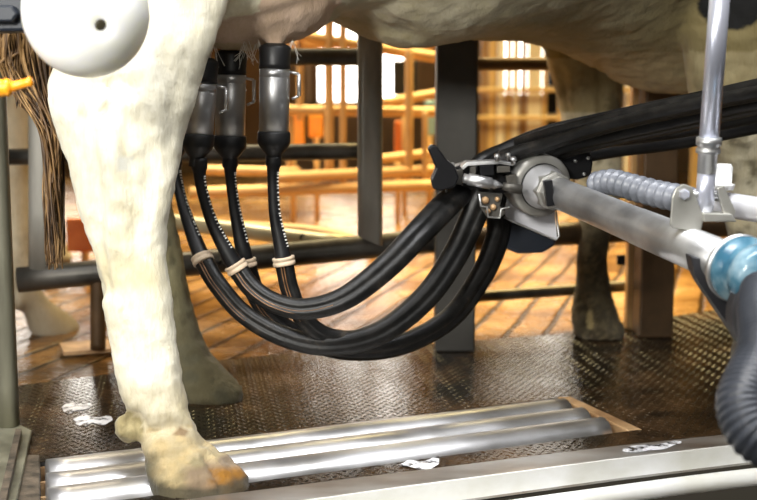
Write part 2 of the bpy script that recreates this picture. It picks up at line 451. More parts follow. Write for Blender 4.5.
def cow_bm():
    bm = BM()
    # torso: (s, bottom z, top z, half width)
    st = [(-.26, 1.02, 1.20, .05), (-.22, .93, 1.29, .15), (-.10, .82, 1.35, .25), (.05, .77, 1.36, .29), (.2, .71, 1.34, .31), (.33, .672, 1.33, .335),
          (.40, .648, 1.325, .345), (.47, .626, 1.32, .35), (.55, .632, 1.32, .35), (.65, .642, 1.32, .345), (.8, .636, 1.32, .325), (.95, .60, 1.34, .30), (1.1, .545, 1.36, .28), (1.22, .56, 1.35, .25), (1.32, .64, 1.30, .20), (1.42, .78, 1.24, .13), (1.46, .9, 1.15, .06)]
    R = cr(st, 5); vr = []; seg = 44
    for s, zb, zt, hw in R:
        ring = []
        for k in range(seg):
            th = 2 * math.pi * k / seg; c, q = math.cos(th), math.sin(th); e = 2.25
            o_ = hw * abs(c) ** (2 / e) * (1 if c > 0 else -1); h = abs(q) ** (2 / e) * (1 if q > 0 else -1)
            zm = zb + (zt - zb) * .45
            z = zm + h * ((zt - zm) if h > 0 else (zm - zb))
            ring.append(bm.verts.new(S(s, o_, z)))
        vr.append(ring)
    for i in range(len(vr) - 1):
        for k in range(seg): bm.faces.new((vr[i][k], vr[i][(k + 1) % seg], vr[i + 1][(k + 1) % seg], vr[i + 1][k]))
    bm.faces.new(vr[0][::-1]); bm.faces.new(vr[-1])
    # near hind leg (camera side)
    rows = [(503, 160, 240, 1.608, .8), (498, 154, 246, 1.612, .75), (486, 150, 249, 1.62, .72), (472, 148, 240, 1.625, .72), (458, 147, 223, 1.63, .75),
            (442, 143, 205, 1.64, .8), (428, 140, 196, 1.65, .85), (412, 133, 189, 1.655, .85), (395, 121, 185, 1.66, .8), (375, 115, 182, 1.66, .75), (350, 110, 179, 1.66, .7),
            (300, 103, 172, 1.66, .68), (250, 91, 168, 1.66, .66), (200, 77, 173, 1.66, .62), (160, 66, 181, 1.665, .6), (130, 57, 188, 1.67, .56), (105, 49, 196, 1.67, .5),
            (85, 47, 201, 1.675, .46), (60, 56, 209, 1.68, .46), (30, 84, 219, 1.69, .5), (0, 106, 229, 1.70, .55), (-60, 110, 258, 1.73, .6), (-140, 95, 320, 1.76, .5), (-240, 80, 370, 1.80, .45), (-330, 100, 370, 1.82, .4)]
    loft_rings(bm, [ring_row(*r) for r in rows], 32, 6)
    # its dewclaws
    ell(bm, P(129, 428, 1.645), .0205, .017, .0205)
    ell(bm, P(142, 428, 1.67), .024, .018, .018)
    # far hind leg
    rows = [(404, 186, 240, 2.10, .8), (396, 181, 244, 2.10, .75), (385, 172, 240, 2.11, .75), (370, 160, 224, 2.12, .8), (352, 152, 208, 2.13, .85), (330, 143, 199, 2.14, .8), (300, 134, 190, 2.14, .75),
            (250, 124, 182, 2.14, .7), (200, 113, 173, 2.14, .65), (165, 105, 168, 2.14, .6), (130, 98, 172, 2.14, .55), (95, 96, 184, 2.14, .5), (50, 112, 200, 2.12, .55), (0, 115, 225, 2.1, .6), (-80, 110, 270, 2.06, .6), (-180, 105, 330, 2.02, .5)]
    loft_rings(bm, [ring_row(*r) for r in rows], 28, 6)
    # far foreleg
    rows = [(338, 576, 624, 2.64, .8), (330, 573, 626, 2.65, .8), (318, 571, 620, 2.66, .85), (302, 572, 614, 2.67, .9), (286, 575, 611, 2.68, .9), (262, 577, 608, 2.69, .9), (240, 578, 610, 2.70, .9), (215, 577, 615, 2.71, .9),
            (195, 575, 620, 2.72, .9), (175, 573, 622, 2.72, .85), (150, 567, 621, 2.72, .8), (120, 560, 621, 2.72, .8), (90, 554, 622, 2.72, .75), (60, 547, 622, 2.70, .7), (30, 538, 632, 2.68, .6), (-20, 525, 660, 2.64, .5), (-90, 530, 700, 2.6, .4)]
    loft_rings(bm, [ring_row(*r) for r in rows], 28, 6)
    # near foreleg, mostly hidden by the robot arm
    rows = [(386, 730, 786, 2.24, .8), (376, 728, 788, 2.24, .8), (360, 731, 780, 2.25, .85), (335, 735, 775, 2.26, .9), (300, 735, 775, 2.27, .9), (260, 733, 777, 2.27, .9), (230, 727, 783, 2.27, .9), (200, 722, 786, 2.27, .85), (160, 712, 788, 2.27, .8),
            (120, 698, 792, 2.26, .8), (80, 688, 798, 2.25, .75), (40, 684, 815, 2.24, .65), (-20, 670, 840, 2.24, .55), (-110, 680, 840, 2.25, .5)]
    loft_rings(bm, [ring_row(*r) for r in rows], 28, 6)
    # udder and flank fold
    c = P(246, 2, 1.93); ell(bm, c, .145, .15, .075, seg=32, rings=20)
    ell(bm, P(228, 10, 1.88), .085, .09, .062); ell(bm, P(275, 8, 1.90), .08, .09, .058)
    ell(bm, P(310, -12, 1.98), .09, .12, .06)
    for (x, d) in ((231, 1.90), (275, 1.85), (199, 1.83), (172, 1.97)):
        lathe(bm, P(x, 20, d), (0, 0, -1), [(0, .02), (.04, .014), (.075, .011), (.095, .006)], 12)
    ell(bm, P(412, 34, 2.10), .07, .06, .022)
    # neck, head, ears, muzzle
    nk = [(S(1.2, 0, 1.12), .23), (S(1.45, 0, 1.15), .17), (S(1.68, .02, 1.18), .14), (S(1.85, .03, 1.18), .13), (S(2.0, .03, 1.12), .115), (S(2.15, .03, 1.03), .09), (S(2.28, .03, .94), .075), (S(2.34, .03, .90), .05)]
    pts = cr([(*p, r) for p, r in nk], 5); tube(bm, [p[:3] for p in pts], [p[3] for p in pts], 20)
    for sg in (-1, 1): ell(bm, S(1.86, .03 + sg * .17, 1.23), .05, .1, .03, Matrix.Rotation(math.atan2(AX.y, AX.x), 3, 'Z'))
    # tail dock
    pts = cr([(*S(-.2, 0, 1.25), .04), (*S(-.3, 0, 1.2), .035), (*Vector((-.49, 1.66, 1.0)), .025), (*P(35, -40, 1.7), .018), (*P(38, 20, 1.73), .014)], 8)
    tube(bm, [p[:3] for p in pts], [p[3] for p in pts], 14)
    return bm
def remeshed(bm, vox, name):
    me = bpy.data.meshes.new(name); bm.to_mesh(me); bm.free()
    o = bpy.data.objects.new(name, me); COL.objects.link(o)
    r = o.modifiers.new('r', 'REMESH'); r.mode = 'VOXEL'; r.voxel_size = vox
    s = o.modifiers.new('s', 'SMOOTH'); s.iterations = 6; s.factor = .5
    dg = bpy.context.evaluated_depsgraph_get(); dg.update()
    out = bpy.data.meshes.new_from_object(o.evaluated_get(dg))
    bpy.data.objects.remove(o); out.name = name; out.materials.clear(); return out
def seg_dist(px, py, line):
    best = 1e9
    for (x0, y0), (x1, y1) in zip(line, line[1:]):
        dx, dy = x1 - x0, y1 - y0; t = max(0, min(1, ((px - x0) * dx + (py - y0) * dy) / (dx * dx + dy * dy)))
        best = min(best, math.hypot(px - x0 - dx * t, py - y0 - dy * t))
    return best
def nz(p, s, o=0): return noise.fractal(Vector(p) * s + Vector((o, o * 2.3, o)), .6, 2.1, 4)
def sm(a, b, x):
    t = max(0, min(1, (x - a) / (b - a))); return t * t * (3 - 2 * t)
def mixc(a, b, t): return tuple(a[i] + (b[i] - a[i]) * t for i in range(3))
grooves = [([(108, 84), (113, 98), (104, 116)], .016, 4), ([(92, 88), (86, 118), (91, 150), (95, 190), (97, 235), (104, 290)], .010, 7),
           ([(142, 112), (150, 140), (148, 180), (140, 230)], .006, 10), ([(120, 80), (134, 96)], .006, 7), ([(118, 128), (112, 160), (118, 200)], -.006, 9),
           ([(128, 120), (124, 150), (134, 200), (136, 260)], .004, 6), ([(165, 60), (176, 100), (168, 150)], .004, 9),
           ([(136, 415), (150, 430), (168, 428)], .008, 5), ([(160, 420), (190, 428)], .004, 5), ([(200, 428), (206, 445), (230, 462)], .003, 6), ([(152, 462), (185, 452), (212, 440)], .004, 4), ([(205, 455), (216, 475), (222, 492)], .010, 3)]
grooves_b = [([(335, 12), (350, 20), (380, 10), (430, -20)], .008, 8), ([(560, 70), (566, 110)], .008, 6), ([(600, 70), (604, 120)], .008, 6), ([(582, 300), (590, 318), (589, 335)], .012, 4), ([(205, 30), (260, 22), (330, -5)], .006, 8)]
def make_cow(name, vox, scheme, detail):
    me = remeshed(cow_bm(), vox, name)
    if detail:
        me.update(); nrm = [v.normal.copy() for v in me.vertices]
        for v, n in zip(me.vertices, nrm):
            x, y = PX(v.co); dsp = nz(v.co, 9) * .004 + nz(v.co, 35) * .0016
            if v.co.y < 1.72 and n.y < .2 and x < 250:
                for ln, a, w in grooves:
                    q = seg_dist(x, y, ln)
                    if q < 3 * w: dsp -= a * math.exp(-(q / w) ** 2)
            elif n.y < .2:
                for ln, a, w in grooves_b:
                    q = seg_dist(x, y, ln)
                    if q < 3 * w: dsp -= a * math.exp(-(q / w) ** 2)
            if v.co.z < .11: dsp += nz(v.co, 60, 3) * .0025 + nz(v.co, 120, 5) * .0012
            v.co += n * dsp
    ca = me.color_attributes.new('coat', 'FLOAT_COLOR', 'POINT')
    for i, v in enumerate(me.vertices):
        p = v.co; c = scheme(p); ca.data[i].color = (*c, 1)
    return me
MUD, HOOF = (.13, .105, .055), (.10, .075, .04)
def main_coat(p):
    x, y = PX(p); n1 = nz(p, 6); n2 = nz(p, 22, 4); n3 = nz(p, 55, 9)
    c = (.84, .80, .66)
    c = mixc(c, (.66, .56, .30), .5 * sm(-.1, .7, n1 + .3 * n2))
    near = p.y < 1.8 and x < 260
    rel = (p - A0).dot(AX); off = (p - A0).dot(PE)
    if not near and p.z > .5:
        c = mixc(c, (.27, .215, .09), .55 + .45 * sm(.3, 1.1, rel))  # shade of belly and chest put into the coat, deeper towards the front
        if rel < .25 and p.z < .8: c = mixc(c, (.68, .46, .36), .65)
    if near:
        if p.z < .17:
            t = sm(.20, .02, p.z + n2 * .03); c = mixc(c, (.28, .21, .09), .9 * t)
        if p.z < .085: c = mixc(c, (.46, .35, .18), .7 * sm(-.3, .6, n3)); c = mixc(c, (.12, .10, .045), .6 * sm(.1, .7, n2))
        if n3 > .95: c = mixc(c, (.35, .30, .18), .5 * sm(.95, 1.15, n3))
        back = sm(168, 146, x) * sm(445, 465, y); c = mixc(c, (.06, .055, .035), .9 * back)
        if p.z < .042 and x > 178:
            c = mixc((.46, .36, .22), (.34, .26, .20), sm(-.6, .6, n2)) if False else mixc(c, (.20, .14, .10), .75 * sm(178, 192, x) * sm(.045, .036, p.z + n2 * .004))
            c = mixc(c, (.24, .105, .008), sm(212, 228, x + n2 * 14) * sm(463, 472, y))
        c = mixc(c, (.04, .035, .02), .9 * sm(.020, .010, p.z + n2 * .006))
        q = math.hypot(x - 128, (y - 428))
        if q < 17: c = (.30 + n3 * .16, .25 + n3 * .14, .13 + n3 * .08)
        if math.hypot((x - 181) / 6, (y - 432) / 5) < 1: c = (.22, .15, .08)
        if math.hypot((x - 126) / 9, (y - 164) / 9) < 1: c = mixc(c, (.62, .63, .60), .8)
    elif p.z < .56 and rel < .5:       # far hind leg
        t = sm(.55, .38, p.z); c = mixc(c, (.30, .27, .14), .85 * t)
        t = sm(.26, .08, p.z + n2 * .05); c = mixc(c, (.07, .058, .028), .9 * t)
        if n2 > -.1: c = mixc(c, (.07, .065, .04), .7 * sm(-.1, .7, n2) * sm(.42, .3, p.z))
    elif p.z < .62:                     # forelegs
        c = mixc(c, (.52, .44, .26), .6)
        if n2 > -.1: c = mixc(c, (.08, .06, .03), .75 * sm(-.1, .7, n2) * sm(.62, .5, p.z))
        t = sm(.33, .22, p.z + n2 * .06); c = mixc(c, (.045, .033, .018), .9 * t)
        if n3 > .1: c = mixc(c, (.25, .20, .11), .35 * t)
        if math.hypot((x - 590) / 4, (y - 320) / 10) < 1: c = (.45, .36, .18)
    # black shoulder patch
    q = math.hypot((x - 728) / 34, (y - 2) / 28) + n1 * .3
    if rel > .6 and p.z > .58: c = mixc(c, (.012, .012, .012), sm(1.08, .96, q))
    if p.z > .95: c = mixc(c, (.02, .02, .02), sm(.1, .14, n1 + .4 * noise.noise(p * 2.5)))
    return c
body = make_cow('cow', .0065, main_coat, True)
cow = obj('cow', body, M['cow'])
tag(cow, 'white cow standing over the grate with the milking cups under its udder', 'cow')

# tail switch hair
bm = BM(); rnd = random.Random(3)
for i in range(560):
    u = rnd.random(); x0 = 4 + 54 * u; d0 = 1.70 + rnd.random() * .07
    x1 = 40 + 22 * rnd.random(); y1 = rnd.choice((60, 90, 130, 180, 225, 250)) + rnd.random() * 20
    w = 3 + rnd.random() * 5; ph = rnd.random() * 6
    tgt = 54 + (rnd.random() - .5) * 14
    pts = [(38 + (x0 - 38) * .85, -8 + rnd.random() * 10, d0)]
    for k in range(1, 9):
        t = k / 8; yy = 0 + (y1) * t
        xx = x0 + (tgt - x0) * sm(60, 150, yy) + w * math.sin(ph + t * 7) * (1 - .4 * t)
        pts.append((xx, yy, d0 + .015 * math.sin(ph * 2 + t * 5)))
    if i < 60:   # loose curls on the left
        a = rnd.random(); pts = [(30 * a + 12, 20, d0), (12 + 20 * a, 45, d0), (rnd.random() * 16 - 3, 62, d0 - .01), (10 + rnd.random() * 14, 78, d0), (16 + rnd.random() * 16, 95 + 14 * a, d0)]
    pth = [tuple(P(*q)) for q in pts]; pth = cr(pth, 3)
    r0 = .0014 + rnd.random() * .0022
    tube(bm, pth, lambda s: r0 * (1 - .7 * s), 5, caps=False)
hair = obj('tail_hair', bm, M['hair'], cow); hair['label'] = 'long curly brown switch of the tail'
bm = BM()   # whiskery hairs round the teats
for i in range(46):
    a = rnd.choice((214, 246, 258, 292)) + rnd.random() * 6 - 3; y0 = 44 + rnd.random() * 6; d = 1.84 + rnd.random() * .05
    s_ = rnd.choice((-1, 1)); pts = [P(a, y0 - 6, d), P(a + s_ * 4, y0 + 6, d), P(a + s_ * (3 + rnd.random() * 9), y0 + 10 + rnd.random() * 14, d)]
    tube(bm, cr([tuple(p) for p in pts], 4), .0004, 4, caps=False)
obj('udder_hair', bm, M['mark'], cow)

# ---------------------------------------------------------------- teat cups with their hoses
def lin(a, b, n): return [a + (b - a) * i / n for i in range(n + 1)]
def twin(th):
    c, q = math.cos(th), math.sin(th)
    return (.80 * c * (1 - .24 * math.exp(-(q / .22) ** 2)), 1.12 * q)
cups = [
  dict(top=(275, 46), bot=(274, 133), d=1.85, lab='rightmost steel teat cup, hanging in front of the grey gate rail',
       sl=[(274, 156, 1.85), (273, 180, 1.85), (275, 215, 1.85), (281, 245, 1.85), (284, 262, 1.85)],
       ho=[(284, 262, 1.85), (290, 290, 1.85), (303, 318, 1.85), (328, 337, 1.86), (365, 338, 1.88), (410, 315, 1.92), (445, 275, 1.96), (470, 228, 1.97), (485, 195, 1.99)], r=.0140),
  dict(top=(231, 52), bot=(230, 137), d=1.90, lab='middle of the three steel teat cups in view, with two full cups beside it',
       sl=[(230, 158, 1.90), (231, 180, 1.90), (235, 210, 1.90), (241, 240, 1.90), (246, 264, 1.90)],
       ho=[(246, 264, 1.90), (254, 290, 1.91), (270, 315, 1.92), (300, 336, 1.94), (345, 350, 1.96), (400, 345, 1.99), (450, 318, 2.02), (482, 275, 2.03), (498, 235, 2.03), (500, 200, 2.03)], r=.0155),
  dict(top=(203, 60), bot=(198, 135), d=1.83, lab='steel teat cup partly hidden behind the right edge of the white hind leg',
       sl=[(199, 158, 1.83), (201, 185, 1.83), (211, 220, 1.83), (225, 248, 1.83), (237, 268, 1.83)],
       ho=[(237, 268, 1.83), (252, 288, 1.82), (275, 303, 1.81), (306, 309, 1.80), (345, 298, 1.80), (385, 268, 1.82), (420, 232, 1.85), (448, 203, 1.92), (466, 186, 1.98)], r=.0150),
  dict(top=(168, 62), bot=(172, 138), d=1.97, lab='teat cup almost wholly hidden behind the white hind leg, its hose emerging lowest', 
       sl=[(174, 158, 1.97), (177, 178, 1.96), (183, 205, 1.94), (193, 235, 1.92), (203, 260, 1.90)],
       ho=[(203, 260, 1.90), (218, 285, 1.88), (245, 315, 1.87), (285, 337, 1.86), (330, 345, 1.86), (380, 333, 1.88), (425, 298, 1.91), (455, 255, 1.94), (474, 215, 1.96), (490, 180, 1.97)], r=.0150),
]
up_paths = [[(506, 160, 1.97), (545, 145, 1.93), (605, 127, 1.85), (680, 109, 1.72), (765, 92, 1.6), (900, 70, 1.4), (1060, 62, 1.25)],
            [(520, 168, 2.03), (560, 152, 1.98), (612, 138, 1.90), (690, 121, 1.78), (765, 104, 1.66), (900, 82, 1.46), (1060, 76, 1.3)],
            [(484, 164, 1.99), (512, 149, 2.01), (555, 135, 1.93), (610, 122, 1.86), (690, 105, 1.74), (765, 88, 1.64), (900, 66, 1.48), (1060, 60, 1.35)],
            [(506, 160, 2.0), (550, 146, 1.98), (615, 133, 1.94), (690, 116, 1.84), (765, 99, 1.73), (900, 78, 1.56), (1060, 72, 1.42)]]
for i, c in enumerate(cups):
    t, b = P(*c['top'], c['d']), P(*c['bot'], c['d']); ax = (b - t).normalized(); Ln = (b - t).length; sc_ = c['d'] / F
    e = empty('teat_cup', b, c['lab'], 'teat cup', 'teat cups of the milking robot')
    R1 = 15.2 * sc_
    cap = 22 * sc_
    bm = BM(); lathe(bm, t, ax, [(-.004, R1 * .62), (0, R1 * .95), (.003, R1 * 1.05), (cap * .8, R1 * 1.0), (cap, R1 * 1.06), (cap + .001, R1 * .9)], 32); obj('rubber_mouth', bm, M['rubber'], e)
    bm = BM(); lathe(bm, t + ax * cap, ax, [(0, R1 * .93), (.001, R1), (.012, R1), (.0125, R1 * .985), (.014, R1 * .985), (.0145, R1), (Ln - cap - .001, R1 * .98), (Ln - cap, R1 * .9)], 36); obj('shell', bm, M['cup_steel'], e)
    nk = P(*c['sl'][0]); ax2 = (nk - b)
    bm = BM(); lathe(bm, b - ax * .002, ax, [(0, R1 * 1.03), (.002, R1 * 1.08), (.016, R1 * 1.09), (.021, R1 * 1.0), (.033, R1 * .62), (.036, R1 * .5), (.05, R1 * .48)], 32); obj('rubber_base', bm, M['rubber'], e)
    # wire clip on the right
    if i < 4:
        x0 = (c['top'][0] + 15) + (0 if i else 1); y0 = c['top'][1] + 26
        bm = BM(); q = [(x0 - 1, y0, c['d']), (x0 + 8, y0 + 2, c['d']), (x0 + 8, y0 + 24, c['d']), (x0 + 1, y0 + 27, c['d'])]
        for a_, b_ in zip(q, q[1:]): tube(bm, [P(*a_), P(*b_)], .0022 if a_ is not q[1] else .003, 8)
        obj('clip', bm, M['steel'], e)
    # sleeve with pale notches
    sl = cr([tuple(P(*q)) for q in c['sl']], 8); n = len(sl)
    bm = BM(); tube(bm, sl, lambda s: .0118 - .003 * sm(0, .25, s) + .0045 * sm(.35, 1, s) if s > .12 else .0125, 16); obj('rubber_sleeve', bm, M['rubber'], e)
    bm = BM(); mk = cr([tuple(p) for p in sl], 3)
    a0 = .18; num = 22
    for k in range(num):
        f = a0 + (.62) * k / num; j = int(f * (len(mk) - 1)); p = Vector(mk[j]); tg = (Vector(mk[j + 1]) - p).normalized()
        side = Vector((0, -1, 0)).cross(tg).normalized()
        if side.x < 0: side = -side
        s = j / (len(mk) - 1); r = (.0118 - .003 * sm(0, .25, s) + .0045 * sm(.35, 1, s))
        q = p + side * r * .86 + Vector((0, -r * .5, 0))
        lathe(bm, q - tg * .0011, tg, [(0, .0019), (.0020, .0019)], 8)
    mm = obj('notch_marks', bm, M['mark'], e); mm['label'] = 'row of small pale notches'
    # band
    p, q = Vector(sl[-1]), Vector(sl[-3]); tg = (p - q).normalized()
    bm = BM(); rb = .0178
    lathe(bm, p - tg * .008, tg, [(0, rb * .95), (.001, rb), (.004, rb), (.005, rb * .93), (.007, rb * .93), (.008, rb), (.012, rb), (.013, rb * .95)], 24); obj('clamp_band', bm, M['band'], e)
    ho = [P(*q) for q in c['ho']] + [P(*q) for q in up_paths[i]]
    pth = cr([tuple(p) for p in ho], 10)
    nl = len(c['ho']) * 10 / len(pth)
    bm = BM(); tube(bm, pth, lambda s: c['r'] * (.93 + .42 * sm(.1, nl * .85, s) - .46 * sm(nl * .9, nl * 1.15, s)), 40, twin)
    h = obj('milk_hose', bm, M['hose'], e)
    # orange-brown scuffed line down the hose
    path, fr = frames(pth); bm = BM(); nn = int(len(path) * (.14 if i != 2 else .24)); ln = []
    for sgn in ((.35, .92), (.05, 1.0)):
        ln = []
        for j in range(nn):
            t_, a_, b_ = fr[j]; v = Vector((0, -1, 0)); v = (v - t_ * v.dot(t_)).normalized(); w_ = t_.cross(v)
            ln.append(path[j] + v * c['r'] * .80 * sgn[1] + w_ * c['r'] * sgn[0] * 1.0)
        tube(bm, ln, lambda s: .0010 * (1 - .6 * s), 6)
    s_ = obj('stripe', bm, M['hose_line'], h); s_['label'] = 'thin orange brown scuffed lines'

# extra black supply hoses in the bundle
def hose_thing(name, pts, r, mat, label, cat, group=None, rings=False, pitch=.009, amp=.0035, sub=10):
    pth = cr([tuple(P(*p)) for p in pts], sub)
    if rings:
        path = [Vector(p) for p in pth]; ls = [0]
        for a, b in zip(path, path[1:]): ls.append(ls[-1] + (b - a).length)
        n = int(ls[-1] / pitch * 6); new = []; j = 0
        for k in range(n + 1):
            s = ls[-1] * k / n
            while j < len(ls) - 2 and ls[j + 1] < s: j += 1
            t = (s - ls[j]) / max(ls[j + 1] - ls[j], 1e-9); new.append(path[j].lerp(path[j + 1], min(t, 1)))
        rr = [r + amp * (.5 + .5 * math.cos(2 * math.pi * k / 6)) ** .7 - amp for k in range(n + 1)]
        bm = BM(); tube(bm, new, rr, 24)
    else:
        bm = BM(); tube(bm, pth, r, 18)
    return tag(obj(name, bm, M[mat]), label, cat, group)
hose_thing('supply_hose', [(468, 176, 2.0), (500, 153, 2.01), (545, 134, 2.0), (600, 121, 1.97), (680, 104, 1.88), (765, 87, 1.8), (900, 66, 1.62), (1060, 58, 1.48)], .0135, 'cable_black', 'topmost black hose of the bundle sweeping up right over the robot arm', 'hose', 'black supply hoses over the arm')
hose_thing('supply_hose', [(500, 160, 2.05), (560, 145, 2.05), (620, 137, 2.02), (690, 127, 1.93), (765, 112, 1.85), (900, 90, 1.68), (1060, 82, 1.52)], .015, 'cable_black', 'black hose tucked low at the back of the bundle over the robot arm', 'hose', 'black supply hoses over the arm')
hose_thing('supply_hose', [(560, 160, 2.12), (620, 150, 2.08), (680, 142, 2.0), (765, 125, 1.9), (900, 102, 1.74), (1060, 94, 1.6)], .012, 'cable_black', 'thinner black hose running separately just below the bundle at the right', 'hose', 'black supply hoses over the arm')

# ---------------------------------------------------------------- robot arm
arm = empty('robot_arm', P(650, 228, 1.62), 'steel robot arm with round joint reaching in from the right to hold the hoses', 'robot arm')
a0, a1 = P(556, 192, 1.90), P(752, 274, 1.36); ad = (a1 - a0).normalized(); al = (a1 - a0).length
bm = BM(); lathe(bm, a0, ad, [(0, .022), (.001, .0245), (al * .5, .025), (al * .5 + .0005, .0255), (al, .0265)], 36); tubeo = obj('arm_tube', bm, M['steel_dull'], arm)
tubeo.data.materials[0] = M['steel']
jc = a0 - ad * .095
bm = BM(); lathe(bm, jc, ad, [(-.04, .038), (-.035, .044), (-.004, .050), (0, .0515), (.034, .0515), (.040, .049), (.040, .0390)], 44); obj('joint_ring', bm, M['steel_dull'], arm)
bm = BM(); lathe(bm, jc, ad, [(.036, .0380), (.0425, .0380)], 36); obj('joint_seal', bm, M['rubber'], arm)
bm = BM(); lathe(bm, jc, ad, [(.03, .0365), (.050, .0365), (.06, .034), (.075, .031), (.09, .028)], 36); j = obj('joint_sleeve', bm, M['sleeve'], arm); j['label'] = 'pale sleeve inside the joint ring'
bm = BM(); lathe(bm, a0 - ad * .022, ad, [(0, .030), (.001, .0315), (.018, .0315), (.019, .028), (.032, .027)], 8); obj('clamp_collar', bm, M['steel_dull'], arm, False, bevel=.001)
# small black pad on the collar
bm = BM(); c = P(549, 193, 1.86); box(bm, c, .013, .02, .04, Matrix.Rotation(-.15, 3, 'Y')); obj('collar_pad', bm, M['plastic_black'], arm, False, bevel=.001)
# head bodies
def pp(pts, d): return [P(x, y, d) for x, y in pts]
bm = BM(); prism(bm, pp([(428, 149), (431, 145), (437, 146), (447, 160), (455, 166), (459, 178), (455, 187), (441, 191), (433, 189), (431, 180), (436, 168)], 1.88), (0, .035, 0)); obj('lever', bm, M['plastic_black'], arm, False, bevel=.0025)
bm = BM(); prism(bm, pp([(452, 168), (466, 163), (508, 162), (512, 168), (510, 192), (500, 194), (478, 192), (452, 186)], 1.955), (0, .06, 0)); obj('grip_body', bm, M['plastic_black'], arm, False, bevel=.003)
bm = BM(); prism(bm, pp([(461, 167), (467, 162), (500, 161), (513, 163), (513, 166), (500, 164), (468, 166), (463, 170)], 1.925), (0, .05, 0)); obj('top_plate', bm, M['steel'], arm, False, bevel=.0008)
for x, y, r in ((497, 157, .005), (508, 156, .004), (513, 160, .0055), (446, 188, .0028), (452, 166, .005)):
    bm = BM(); lathe(bm, P(x, y + 4, 1.91), (0, -.3, 1), [(0, r * .7), (.006, r * .7), (.006, r), (.010, r), (.012, r * .6)], 10); obj('bolt', bm, M['steel'], arm)
q0, q1 = P(463, 178, 1.885), P(503, 186, 1.89); dd = (q1 - q0).normalized()
bm = BM(); lathe(bm, q0, dd, [(0, .004), (.001, .0075), (.008, .0075), (.0085, .0095), (.045, .0095), (.046, .007), (.052, .007), (.064, .0025)], 20); obj('piston', bm, M['cup_steel'], arm)
bm = BM(); lathe(bm, q1 + dd * .0 + Vector((0, 0, 0)), dd, [(0, .006), (.012, .008), (.03, .008)], 14); obj('piston_tip', bm, M['steel_dark'], arm)
for pts, mt in (([(470, 167), (476, 166), (476, 174), (470, 175)], 'steel_dark'), ([(480, 166), (494, 165), (494, 175), (480, 176)], 'plastic_black'), ([(497, 166), (510, 166), (510, 172), (497, 173)], 'steel_dark'),
                ([(506, 176), (516, 174), (518, 190), (508, 192)], 'steel_dark'), ([(455, 171), (463, 169), (463, 186), (456, 184)], 'steel_dark')):
    bm = BM(); prism(bm, pp(pts, 1.925), (0, .02, 0)); obj('grip_insert', bm, M[mt], arm, False, bevel=.0008)
# lower wire bracket and box
bm = BM(); prism(bm, pp([(478, 192), (503, 194), (500, 206), (506, 213), (500, 218), (487, 217), (480, 207)], 1.93), (0, .03, 0)); obj('valve_block', bm, M['steel_dark'], arm, False, bevel=.001)
for x, y, r in ((485, 200, .006), (493, 207, .005), (497, 199, .004), (488, 211, .004)):
    bm = BM(); lathe(bm, P(x, y, 1.93), (0, -1, 0), [(0, r), (.006, r), (.008, r * .5)], 12); obj('valve_screw', bm, M['grate_tan'], arm)
bm = BM(); w = [(479, 194), (481, 206), (487, 207), (488, 217), (500, 218), (501, 209), (510, 207)]
tube(bm, [P(x, y, 1.915) for x, y in w], .0016, 6); obj('wire_bracket', bm, M['steel'], arm)
bm = BM(); prism(bm, pp([(502, 196), (516, 190), (555, 208), (555, 214), (557, 239), (506, 219)], 2.02), (0, .006, 0)); f = obj('reflector_plate', bm, M['label_white'], arm, False); f['label'] = 'white plate angled below the joint'
bm = BM(); tube(bm, [P(x, y, 2.015) for x, y in ((504, 217), (512, 221), (556, 240), (559, 236), (556, 212))], .0018, 8); obj('plate_rim', bm, M['steel'], arm)
bm = BM(); prism(bm, pp([(503, 220), (520, 224), (557, 239), (555, 246), (543, 253), (518, 254), (506, 249), (504, 236)], 2.03), (0, .07, 0)); obj('camera_housing', bm, M['navy'], arm, False, bevel=.005)
bm = BM(); prism(bm, pp([(556, 158), (572, 151), (590, 152), (593, 163), (591, 176), (578, 180), (560, 178)], 2.0), (0, .05, 0)); obj('junction_block', bm, M['plastic_black'], arm, False, bevel=.003)
for x, y in ((575, 161), (584, 174), (588, 158)):
    bm = BM(); lathe(bm, P(x, y, 2.0), (0, -1, 0), [(0, .003), (.004, .003)], 10); obj('small_screw', bm, M['steel'], arm)
# flange and blue joint at the camera end
bm = BM(); fl = a1 - ad * .035; lathe(bm, fl, ad, [(0, .030), (.001, .040), (.007, .041), (.008, .036)], 40); obj('flange', bm, M['steel'], arm)
up = Vector((0, 0, 1)); fa = (up - ad * up.dot(ad)).normalized(); fb = ad.cross(fa)
for k in range(6):
    th = k * math.pi / 3 + .5; p = fl + (fa * math.cos(th) + fb * math.sin(th)) * .0345
    bm = BM(); lathe(bm, p + ad * .007, -ad, [(0, .002), (.010, .0035), (.011, .0035), (.013, .002)], 6); obj('flange_bolt', bm, M['steel_dark'], arm)
bm = BM(); lathe(bm, fl + ad * .008, ad, [(0, .038), (.004, .040), (.012, .0395), (.016, .034), (.030, .032), (.036, .038), (.055, .040), (.062, .034), (.07, .02)], 36); b_ = obj('blue_joint', bm, M['blue'], arm); b_['label'] = 'pale blue translucent joint cover'
